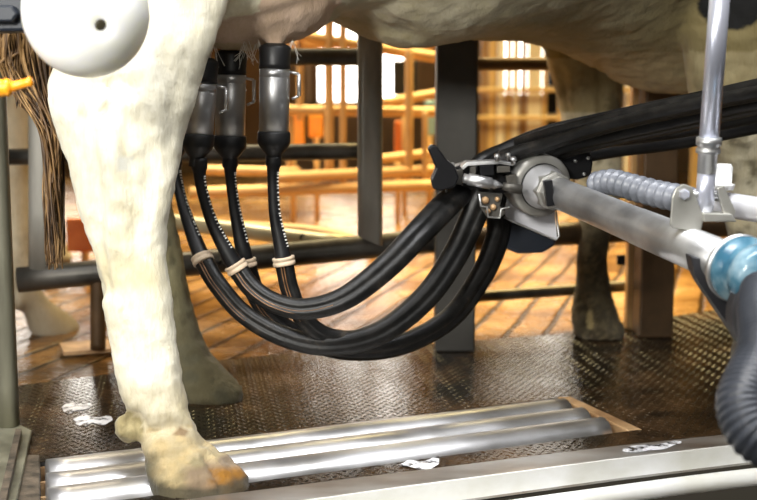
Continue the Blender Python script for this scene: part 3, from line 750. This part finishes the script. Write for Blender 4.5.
# clevis bracket on the arm carrying the rod
cb = P(703, 222, 1.475)
def plate(pts, d, th, nm='clevis_plate'):
    bm = BM(); prism(bm, pp(pts, d), th); return obj(nm, bm, M['plate_metal'], arm, False, bevel=.0015)
plate([(670, 224), (672, 197), (676, 188), (683, 184), (692, 187), (704, 218), (701, 232), (672, 228)], 1.485, (.001, .006, 0))
plate([(717, 188), (724, 185), (736, 211), (733, 222), (726, 221)], 1.49, (-.001, .006, 0))
plate([(703, 213), (732, 214), (737, 222), (704, 222)], 1.48, (0, .03, 0), 'clevis_base')
bm = BM(); lathe(bm, P(684, 194, 1.484), (-.15, -1, 0), [(0, .007), (.006, .007), (.009, .005)], 6); obj('clevis_bolt', bm, M['chrome'], arm, False)
bm = BM(); tube(bm, [P(684, 194, 1.49), P(722, 198, 1.51)], .005, 12); obj('clevis_pin', bm, M['steel'], arm)
bm = BM(); lathe(bm, P(722, 190, 1.56), (0, 0, 1), [(0, .014), (.006, .016), (.008, .016), (.009, .012), (.03, .0125), (.034, .010)], 10); v_ = obj('valve_cap', bm, M['white_plastic'], arm); 
bm = BM(); tube(bm, cr([tuple(P(*q)) for q in ((598, 187, 1.86), (620, 188, 1.80))], 4), .008, 12); obj('hose_stub', bm, M['steel_dark'], arm)

rod = empty('support_rod', P(706, 205, 1.495), 'polished vertical rod coming down from above onto the robot arm bracket', 'rod')
r0, r1 = P(724, -60, 1.46), P(709, 140, 1.49); dr = (r1 - r0).normalized()
bm = BM(); lathe(bm, r0, dr, [(0, .0122), ((r1 - r0).length, .0122)], 32); obj('upper_rod', bm, M['chrome'], rod)
for sg in (-1,):
    pass
bm = BM(); lathe(bm, r1 - dr * .004, dr, [(0, .0125), (.001, .0155), (.010, .0155), (.011, .0135), (.014, .0135), (.015, .0150), (.020, .0150), (.021, .012), (.045, .0118)], 32); obj('coupling', bm, M['steel'], rod)
bm = BM(); r2 = r1 + dr * .03; lathe(bm, r2, dr, [(0, .0115), (.035, .011), (.045, .0125), (.058, .0115), (.066, .006)], 28); obj('rod_end', bm, M['chrome'], rod)

hose_thing('flexible_conduit', [(598, 184, 1.84), (612, 182, 1.80), (635, 188, 1.74), (662, 195, 1.68), (690, 200, 1.62)], .0200, 'grey_hose', 'grey ribbed flexible conduit lying along the back of the robot arm', 'conduit', None, True, .0200, .011)
cyl = empty('air_cylinder', P(725, 205, 1.56), 'smooth pale grey cylinder behind the bracket at the right edge', 'cylinder')
bm = BM(); q0, q1 = P(694, 200, 1.61), P(960, 240, 1.34); dq = (q1 - q0).normalized(); lathe(bm, q0, dq, [(0, .013), (.002, .0155), (.03, .0155), (.031, .0165), ((q1 - q0).length, .0165)], 28); obj('barrel', bm, M['label_white'], cyl)
bm = BM(); lathe(bm, q0 + dq * .02, dq, [(0, .0165), (.001, .018), (.008, .018), (.009, .0165)], 28); obj('ring', bm, M['steel'], cyl)

cover = empty('joint_cover', P(745, 330, 1.40), 'dark grey angled plastic cover hanging below the blue joint', 'cover')
bm = BM(); prism(bm, pp([(691, 256), (722, 264), (745, 285), (790, 290), (790, 345), (735, 335), (722, 316), (700, 284), (694, 272)], 1.42), (0, .03, 0)); obj('side_panel', bm, M['panel_grey'], cover, False, bevel=.002)
bm = BM(); lathe(bm, P(790, 318, 1.30), (-.25, .97, 0), [(0, .03), (.003, .048), (.03, .052), (.05, .05)], 32); obj('round_cap', bm, M['panel_grey'], cover)
hose_thing('ribbed_hose', [(766, 292, 1.30), (764, 310, 1.27), (766, 335, 1.23), (762, 360, 1.2), (750, 386, 1.17), (745, 408, 1.15), (758, 434, 1.13), (790, 447, 1.12), (840, 440, 1.13)], .0285, 'dark_hose', 'thick dark ribbed hose looping down at the right edge in the foreground', 'hose', None, True, .0062, .0022)

# ---------------------------------------------------------------- ball, nozzle and bracket at the top left
ball = empty('ball_float', P(86, 14, 1.36), 'large glossy white ball with a small hole, hanging at the hind leg', 'ball')
bc = P(86, 13, 1.36); br = 61.5 / F * 1.36
hd = (P(103, 27, 1.36 - .062) - bc).normalized()
bm = BM(); vs = ell(bm, bc, br, br, br * 1.03, seg=72, rings=48)
for v in vs:
    d_ = (v.co - bc).normalized(); a_ = d_.angle(hd)
    v.co += -hd * .010 * math.exp(-(a_ / .16) ** 2)
obj('ball_shell', bm, M['ball_white'], ball)
hp = bc + hd * (br - .0085)
bm = BM(); lathe(bm, hp - hd * .004, hd, [(0, .0105), (.0035, .0105), (.0045, .0092), (.0045, .007), (.002, .0062)], 24); obj('hole_rim', bm, M['pin_ring'], ball)
bm = BM(); lathe(bm, hp - hd * .003, hd, [(0, .0064), (.0045, .0064), (.005, .003)], 20); obj('plug', bm, M['pin_dark'], ball)
bm = BM(); lathe(bm, bc + Vector((0, 0, br * .9)), (0, 0, 1), [(0, .012), (.25, .012)], 16); obj('hanger_rod', bm, M['steel_dull'], ball)
hb = empty('hanger_bracket', P(0, 20, 1.5), 'dark grey bracket at the top left corner behind the white ball', 'bracket')
bm = BM(); prism(bm, pp([(-60, -50), (60, -50), (56, 20), (30, 31), (-60, 33)], 1.5), (0, .05, 0)); obj('plate', bm, M['navy'], hb, False, bevel=.004)
bm = BM(); prism(bm, pp([(-30, 5), (12, 5), (18, 14), (12, 22), (-30, 22)], 1.485), (0, .03, 0)); obj('lug', bm, M['navy'], hb, False, bevel=.003)
nz_ = empty('spray_nozzle', P(5, 90, 1.35), 'small orange plastic nozzle at the left edge below the bracket', 'nozzle')
bm = BM(); n0, n1 = P(-25, 91, 1.35), P(11, 87, 1.35); lathe(bm, n0, n1 - n0, [(0, .009), (.03, .010), (.034, .009), (.036, .0105), (.041, .009)], 20); obj('nozzle_body', bm, M['orange'], nz_)
bm = BM(); n0, n1 = P(8, 88, 1.35), P(33, 81, 1.35); lathe(bm, n0, n1 - n0, [(0, .0065), (.01, .0055), (.022, .0050), (.027, .0062), (.029, .004)], 16); obj('nozzle_tip', bm, M['orange'], nz_)

# ---------------------------------------------------------------- stall gate behind the cow
def rail(parent, nm, a, b, r, mat, seg=20):
    bm = BM(); a, b = P(*a), P(*b); n = 12; tube(bm, [a.lerp(b, k / n) for k in range(n + 1)], r, seg); return obj(nm, bm, M[mat], parent)
gate = empty('stall_gate', P(370, 240, 2.55), 'grey steel pipe gate behind the teat cups with a flat oval end post', 'gate')
def ovalpost(parent, nm, x, y0, y1, d, hw, mat, cut=0):
    top, bot = P(x, y0, d), P(x, y1, d); bm = BM()
    sec = lambda th: (abs(math.cos(th)) ** .75 * (1 if math.cos(th) > 0 else -1), abs(math.sin(th)) ** .55 * (1 if math.sin(th) > 0 else -1))
    rg = tube(bm, [top.lerp(bot, k / 8) for k in range(9)], hw, 28, sec)
    if cut:
        for v in rg[-1]: v.co.z -= (v.co.x - bot.x) * cut
    return obj(nm, bm, M[mat], parent)
ovalpost(gate, 'end_post', 370, -260, 240, 2.52, .0265, 'gate_grey', .45)
ovalpost(gate, 'post', 40, -260, 276, 2.46, .022, 'gate_grey')
rail(gate, 'upper_rail', (278, 57, 2.54), (367, 57, 2.54), .018, 'steel_dark')
rail(gate, 'lower_rail', (8, 157, 2.56), (367, 151, 2.54), .0175, 'steel_dark')
rail(gate, 'bottom_rail', (18, 280, 2.45), (440, 240, 2.58), .0265, 'steel_dark')
bm = BM(); lathe(bm, P(219, 262, 2.475), (0, -1, 0), [(0, .006), (.004, .006)], 12); obj('bolt', bm, M['dark_black'], gate)
r_ = rail(gate, 'brace_pipe', (120, 215, 2.95), (347, 244, 2.68), .019, 'pipe_pale'); r_['label'] = 'pale greenish brace pipe with a small hole'
bm = BM(); lathe(bm, P(303, 237, 2.713), (0, -1, 0), [(0, .008), (.004, .008)], 14); obj('pipe_hole', bm, M['dark_black'], gate)
bm = BM(); tube(bm, cr([tuple(P(*q)) for q in ((175, 226, 3.1), (260, 228, 3.0), (320, 233, 2.9), (362, 244, 2.8))], 6), .016, 14); obj('curved_brace', bm, M['pipe_tan'], gate)
fp = rail(gate, 'foot_post', (98, 270, 2.47), (98, 349, 2.47), .016, 'pipe_brown')
bm = BM(); p = G(88, 349, .002); box(bm, p + Vector((0, 0, .004)), .11, .10, .008, Matrix.Rotation(.35, 3, 'Z')); obj('base_plate', bm, M['grate_tan'], gate, False)

# corner post at the left
lp = empty('corner_post', G(9, 432), 'greenish weathered steel post at the far left edge standing on the deck', 'post')
bm = BM(); pb, pt = G(9, 432), P(0, -300, 1.93); pt.x = pb.x; bm_p = [pb.lerp(Vector((pb.x - .0, pb.y, .80)), k / 10) for k in range(11)]
tube(bm, bm_p, .0165, 20, lambda th: (abs(math.cos(th)) ** .7 * (1 if math.cos(th) > 0 else -1), abs(math.sin(th)) ** .7 * (1 if math.sin(th) > 0 else -1))); obj('upright', bm, M['post_green'], lp)
bm = BM(); prism(bm, [G(-30, 436, .001), G(20, 430, .001), G(32, 436, .001), G(14, 520, .001), G(-40, 520, .001)], (0, 0, .010)); obj('foot_channel', bm, M['post_green'], lp, False, bevel=.002)
bm = BM(); prism(bm, [G(16, 436, .011), G(22, 436, .011), G(4, 520, .011), G(-4, 520, .011)], (0, 0, .012)); obj('channel_lip', bm, M['old_wood'], lp, False)

tr = empty('overhead_rail', P(700, -4, 1.78), 'dark rail crossing the top right edge in front of the cow chest', 'rail')
rail(tr, 'tube', (470, -18, 1.78), (900, -8, 1.78), .0135, 'steel_dark')
# box posts and rails of the right part of the stall
def boxpost(name, x, y, w, dep, mat, label, top=1.7):
    b = G(x, y); bm = BM(); box(bm, (b.x, b.y + dep / 2, top / 2), w, dep, top)
    e = empty(name, b, label, 'post'); obj('upright', bm, M[mat], e, False, bevel=.004); return e, b
bp, b = boxpost('square_post', 455, 352, 40 / F * 2.52, .085, 'post_grey', 'square grey steel post behind the grip of the robot arm')
bm = BM(); prism(bm, pp([(438, 232), (450, 228), (470, 228), (476, 244), (470, 262), (448, 258)], 2.50), (0, .015, 0)); obj('bracket', bm, M['pipe_brown'], bp, False, bevel=.003)
bm = BM(); lathe(bm, P(458, 245, 2.50), (0, -1, 0), [(0, .009), (.008, .009)], 6); obj('bolt', bm, M['steel_dark'], bp, False)
sp, b = boxpost('square_post', 656, 338, 34 / F * 2.67, .08, 'pipe_brown', 'dark brown square post right of the muddy foreleg')
tp_, b = boxpost('square_post', 634, 330, 16 / F * 2.8, .03, 'pipe_tan', 'narrow tan post between the muddy foreleg and the dark brown post', 1.2)
bm = BM(); box(bm, P(621, 260, 2.72), .018, .01, .022); obj('latch', bm, M['dark_black'], tp_, False)
rs = empty('stall_rails', P(556, 293, 2.75), 'brown pipe rails running from the square grey post to the dark post', 'rail')
rail(rs, 'low_rail', (470, 297, 2.70), (640, 285, 2.80), .0135, 'steel_dark')
rail(rs, 'middle_rail', (472, 239, 2.66), (760, 224, 2.80), .026, 'pipe_brown')
rail(rs, 'top_rail', (470, 64, 2.66), (640, 64, 2.85), .0145, 'pipe_brown')

# ---------------------------------------------------------------- background barrier of tan pipes
bar = empty('pipe_barrier', P(360, 255, 4.0), 'blurred barrier of tan pipes behind the grey gate', 'barrier')
for a, b, r in (((270, 178, 4.0), (440, 170, 4.15), .019), ((190, 193, 4.0), (440, 185, 4.1), .020), ((270, 110, 4.1), (440, 112, 4.2), .018), ((290, 34, 4.1), (440, 58, 4.2), .019), ((383, 103, 4.3), (440, 93, 4.4), .018),
                ((375, 160, 4.3), (440, 152, 4.4), .017), ((280, 44, 4.3), (440, 44, 4.4), .017), ((200, 170, 4.1), (300, 172, 4.1), .017)):
    rail(bar, 'rail', a, b, r, 'pipe_tan', 14)
for x, y0, y1, r in ((329, -40, 178, .016), (343, -40, 186, .012), (409, 45, 178, .014), (425, 110, 178, .010), (290, 110, 186, .013), (300, 30, 120, .011), (372, -40, 254, .018)):
    rail(bar, 'upright', (x, y0, 4.12), (x, y1, 4.12), r, 'pipe_tan', 12)
bar2 = empty('pipe_barrier', P(600, 215, 6.4), 'blurred pale and tan uprights behind the brown top rail', 'barrier')
rr = random.Random(5)
for i, (x, w, mt) in enumerate(((484, 5, 'slat_brown'), (492, 7, 'slat_tan'), (501, 7, 'slat_pale'), (509, 5, 'slat_tan'), (516, 6, 'slat_pale'), (524, 5, 'slat_brown'), (531, 6, 'slat_pale'), (538, 7, 'slat_pale'), (545, 4, 'slat_tan'), (561, 5, 'slat_tan'), (570, 5, 'slat_pale'), (632, 12, 'slat_pale'), (700, 12, 'slat_tan'))):
    bm = BM(); a = P(x, -60, 6.4); b = P(x, 200, 6.4); box(bm, ((a + b) / 2), w / F * 6.4, .03, (a - b).length); obj('slat', bm, M[mt], bar2, False)
rail(bar2, 'cross_rail', (478, 90, 6.36), (720, 90, 6.36), .012, 'slat_tan', 10); rail(bar2, 'cross_rail', (478, 118, 6.36), (720, 118, 6.36), .012, 'slat_tan', 10); rail(bar2, 'foot', (480, 200, 6.4), (480, 217, 6.4), .03, 'slat_tan', 10); rail(bar2, 'cross_rail', (470, 198, 6.4), (760, 198, 6.4), .03, 'slat_tan', 10)
# window with dark panes and pale bars
wn = empty('window_1', P(554, 120, 7.9), '', 'window'); del wn['category']; wn['kind'] = 'structure'
bm = BM(); box(bm, P(554, 90, 8.15), 14 / F * 8, .05, .5); obj('pane', bm, M['dark_black'], wn, False)
for y in (60, 88, 116):
    bm = BM(); box(bm, P(554, y, 8.1), 16 / F * 8, .04, .03); obj('glazing_bar', bm, M['white_plastic'], wn, False)
def m_lit():
    m, nt, b = new_mat('added_glow_pane'); b.inputs['Base Color'].default_value = (.8, .8, .8, 1)
    b.inputs['Emission Color'].default_value = (1, .95, .86, 1); b.inputs['Emission Strength'].default_value = 7; return m  # glowing pane, added to whiten the back and streak the wet floor
M['lit'] = m_lit()
for i, (x, w_, z0, z1) in enumerate(((-2.35, .8, .5, 2.3), (-.12, .62, .45, 2.3), (1.05, .5, .5, 2.3), (-4.2, .8, .5, 2.3))):  # windows added as glowing panels for bright reflections on the floor
    o = bpy.data.objects.new('window_%d' % (i + 2), None); COL.objects.link(o); o.location = (x, 8.18, z0); o['kind'] = 'structure'
    bm = BM(); box(bm, (x, 8.19, (z0 + z1) / 2), w_, .02, z1 - z0); obj('pane', bm, M['lit'], o, False)
    for k in range(3):
        bm = BM(); box(bm, (x - w_ / 2 + w_ * k / 2, 8.16, (z0 + z1) / 2), .05, .05, z1 - z0 + .1); obj('frame_bar', bm, M['slat_brown'], o, False)
    for z in (z0, (z0 + z1) / 2, z1):
        bm = BM(); box(bm, (x, 8.16, z), w_ + .05, .05, .05); obj('frame_bar', bm, M['slat_brown'], o, False)
# coloured panels far behind
for x, y, w, h, d, mt, lab in ((292, 132, 24, 36, 5.0, 'orange', 'blurred orange panel in the background beside the rightmost teat cup'), (316, 126, 14, 22, 5.1, 'orange', 'small blurred orange panel behind the tan pipes'),
                               (398, 138, 7, 34, 5.0, 'red_orange', 'narrow rust orange panel behind the tan pipes'), (430, 118, 10, 34, 5.1, 'teal', 'pale teal panel left of the square grey post'), (405, 78, 24, 34, 5.3, 'dark_black', 'black panel high in the background left of the square grey post'), (82, 235, 30, 34, 3.6, 'red_orange', 'brown orange panel low behind the tail and the white hind leg')):
    c = P(x, y, d); ww, hh = w / F * d, h / F * d; bm = BM(); box(bm, (0, 0, 0), ww, .03, hh)
    e = empty('coloured_panel', (c.x, c.y, 0), lab, 'panel', 'coloured panels in the background')
    bmesh.ops.translate(bm, verts=bm.verts, vec=c); obj('board', bm, M[mt], e, False, bevel=.006)
    bm = BM(); tube(bm, [Vector((c.x, c.y + .03, c.z)), Vector((c.x, c.y + .03, -.005))], .012, 10); obj('stake', bm, M['pipe_tan'], e)

# ---------------------------------------------------------------- other cows on the platform
def bg_coat(seed, base, patch, thr):
    def f(p):
        n = nz(p, 2.2, seed); c = mixc(base, tuple(q * .7 for q in base), sm(-.2, .4, nz(p, 9, seed)))
        c = mixc(c, patch, sm(thr, thr + .06, n)) if p.z > .45 else c
        return mixc(c, (.16, .11, .06), .7 * sm(.25, .05, p.z))
    return f
src = A0.copy()
for i, (ref, tgt, ang, base, patch, thr, lab) in enumerate((
        (G(190, 490), G(57, 329), 72, (.80, .72, .55), (.75, .65, .45), .3, 'cream cow in the next stall, its hoof showing under the rail at the left'),)):
    if i == 0 or True:
        me = make_cow('cow_far', .02 if i else .012, bg_coat(i * 7 + 2, base, patch, thr), False)
        me.transform(Matrix.Translation(Vector(-ref))); 
        o = bpy.data.objects.new('cow', me); COL.objects.link(o); me.materials.append(M['cow'])
        for p in me.polygons: p.use_smooth = True
        o.location = Vector((tgt.x, tgt.y, 0)); o.rotation_euler.z = math.radians(ang); tag(o, lab, 'cow')

# ---------------------------------------------------------------- light
def area(name, loc, tgt, sx, sy, power, col):
    l = bpy.data.lights.new(name, 'AREA'); l.shape = 'RECTANGLE'; l.size = sx; l.size_y = sy; l.energy = power; l.color = col
    o = bpy.data.objects.new(name, l); COL.objects.link(o); o.location = loc
    o.rotation_euler = (Vector(tgt) - Vector(loc)).to_track_quat('-Z', 'Y').to_euler(); return o
k = area('key_lamp', (-.75, -.25, 1.15), (-.22, 1.75, .33), .4, .4, 8.6, (1, .98, .92)); k.data.spread = math.radians(75)
k = area('side_fill', (-1.3, .5, .7), (-.3, 1.6, .45), .4, .6, 2.6, (1, .98, .92)); k.data.spread = math.radians(90)  # fill light added low at the left to lift the ball's grey side
k = area('fill_lamp', (.3, -.2, 1.3), (.2, 1.9, .3), .7, .5, 4, (1, .97, .9))
k = area('tube_lamp', (.1, 1.0, 2.2), (.1, 1.35, 0), 3.2, .3, 34, (.97, .98, 1)); k.data.spread = math.radians(80)
k = area('hall_lamp', (0.2, 5.2, 2.9), (.1, 4.9, 0), 4.5, 1.2, 215, (1, .80, .38)); k.data.spread = math.radians(92)
k = area('hall_lamp', (-1.3, 3.7, 2.3), (-.7, 3.5, 0), 1.2, 1.2, 34, (1, .85, .62))
k.data.spread = math.radians(80)
k = area('hall_lamp', (.9, 3.7, 2.2), (.5, 3.5, 0), 1.0, .8, 18, (1, .68, .26)); k.data.spread = math.radians(70)
w = bpy.data.worlds.new('world'); sc.world = w; w.use_nodes = True
w.node_tree.nodes['Background'].inputs[0].default_value = (.75, .66, .5, 1); w.node_tree.nodes['Background'].inputs[1].default_value = .06

# ---------------------------------------------------------------- camera
cam = bpy.data.cameras.new('camera'); co = bpy.data.objects.new('camera', cam); COL.objects.link(co)
co.location = (0, 0, H); co.rotation_euler = (math.pi / 2 - TH, 0, 0)
cam.sensor_width = 36; cam.lens = 36 * F / 757; cam.clip_start = .05; cam.clip_end = 60
cam.dof.use_dof = True; cam.dof.focus_distance = 1.75; cam.dof.aperture_fstop = 4.5
sc.camera = co
sc.view_settings.view_transform = 'Standard'; sc.view_settings.look = 'None'; sc.view_settings.gamma = 1; sc.view_settings.exposure = 0
sc.view_settings.use_curve_mapping = False
sc.cycles.use_denoising = True
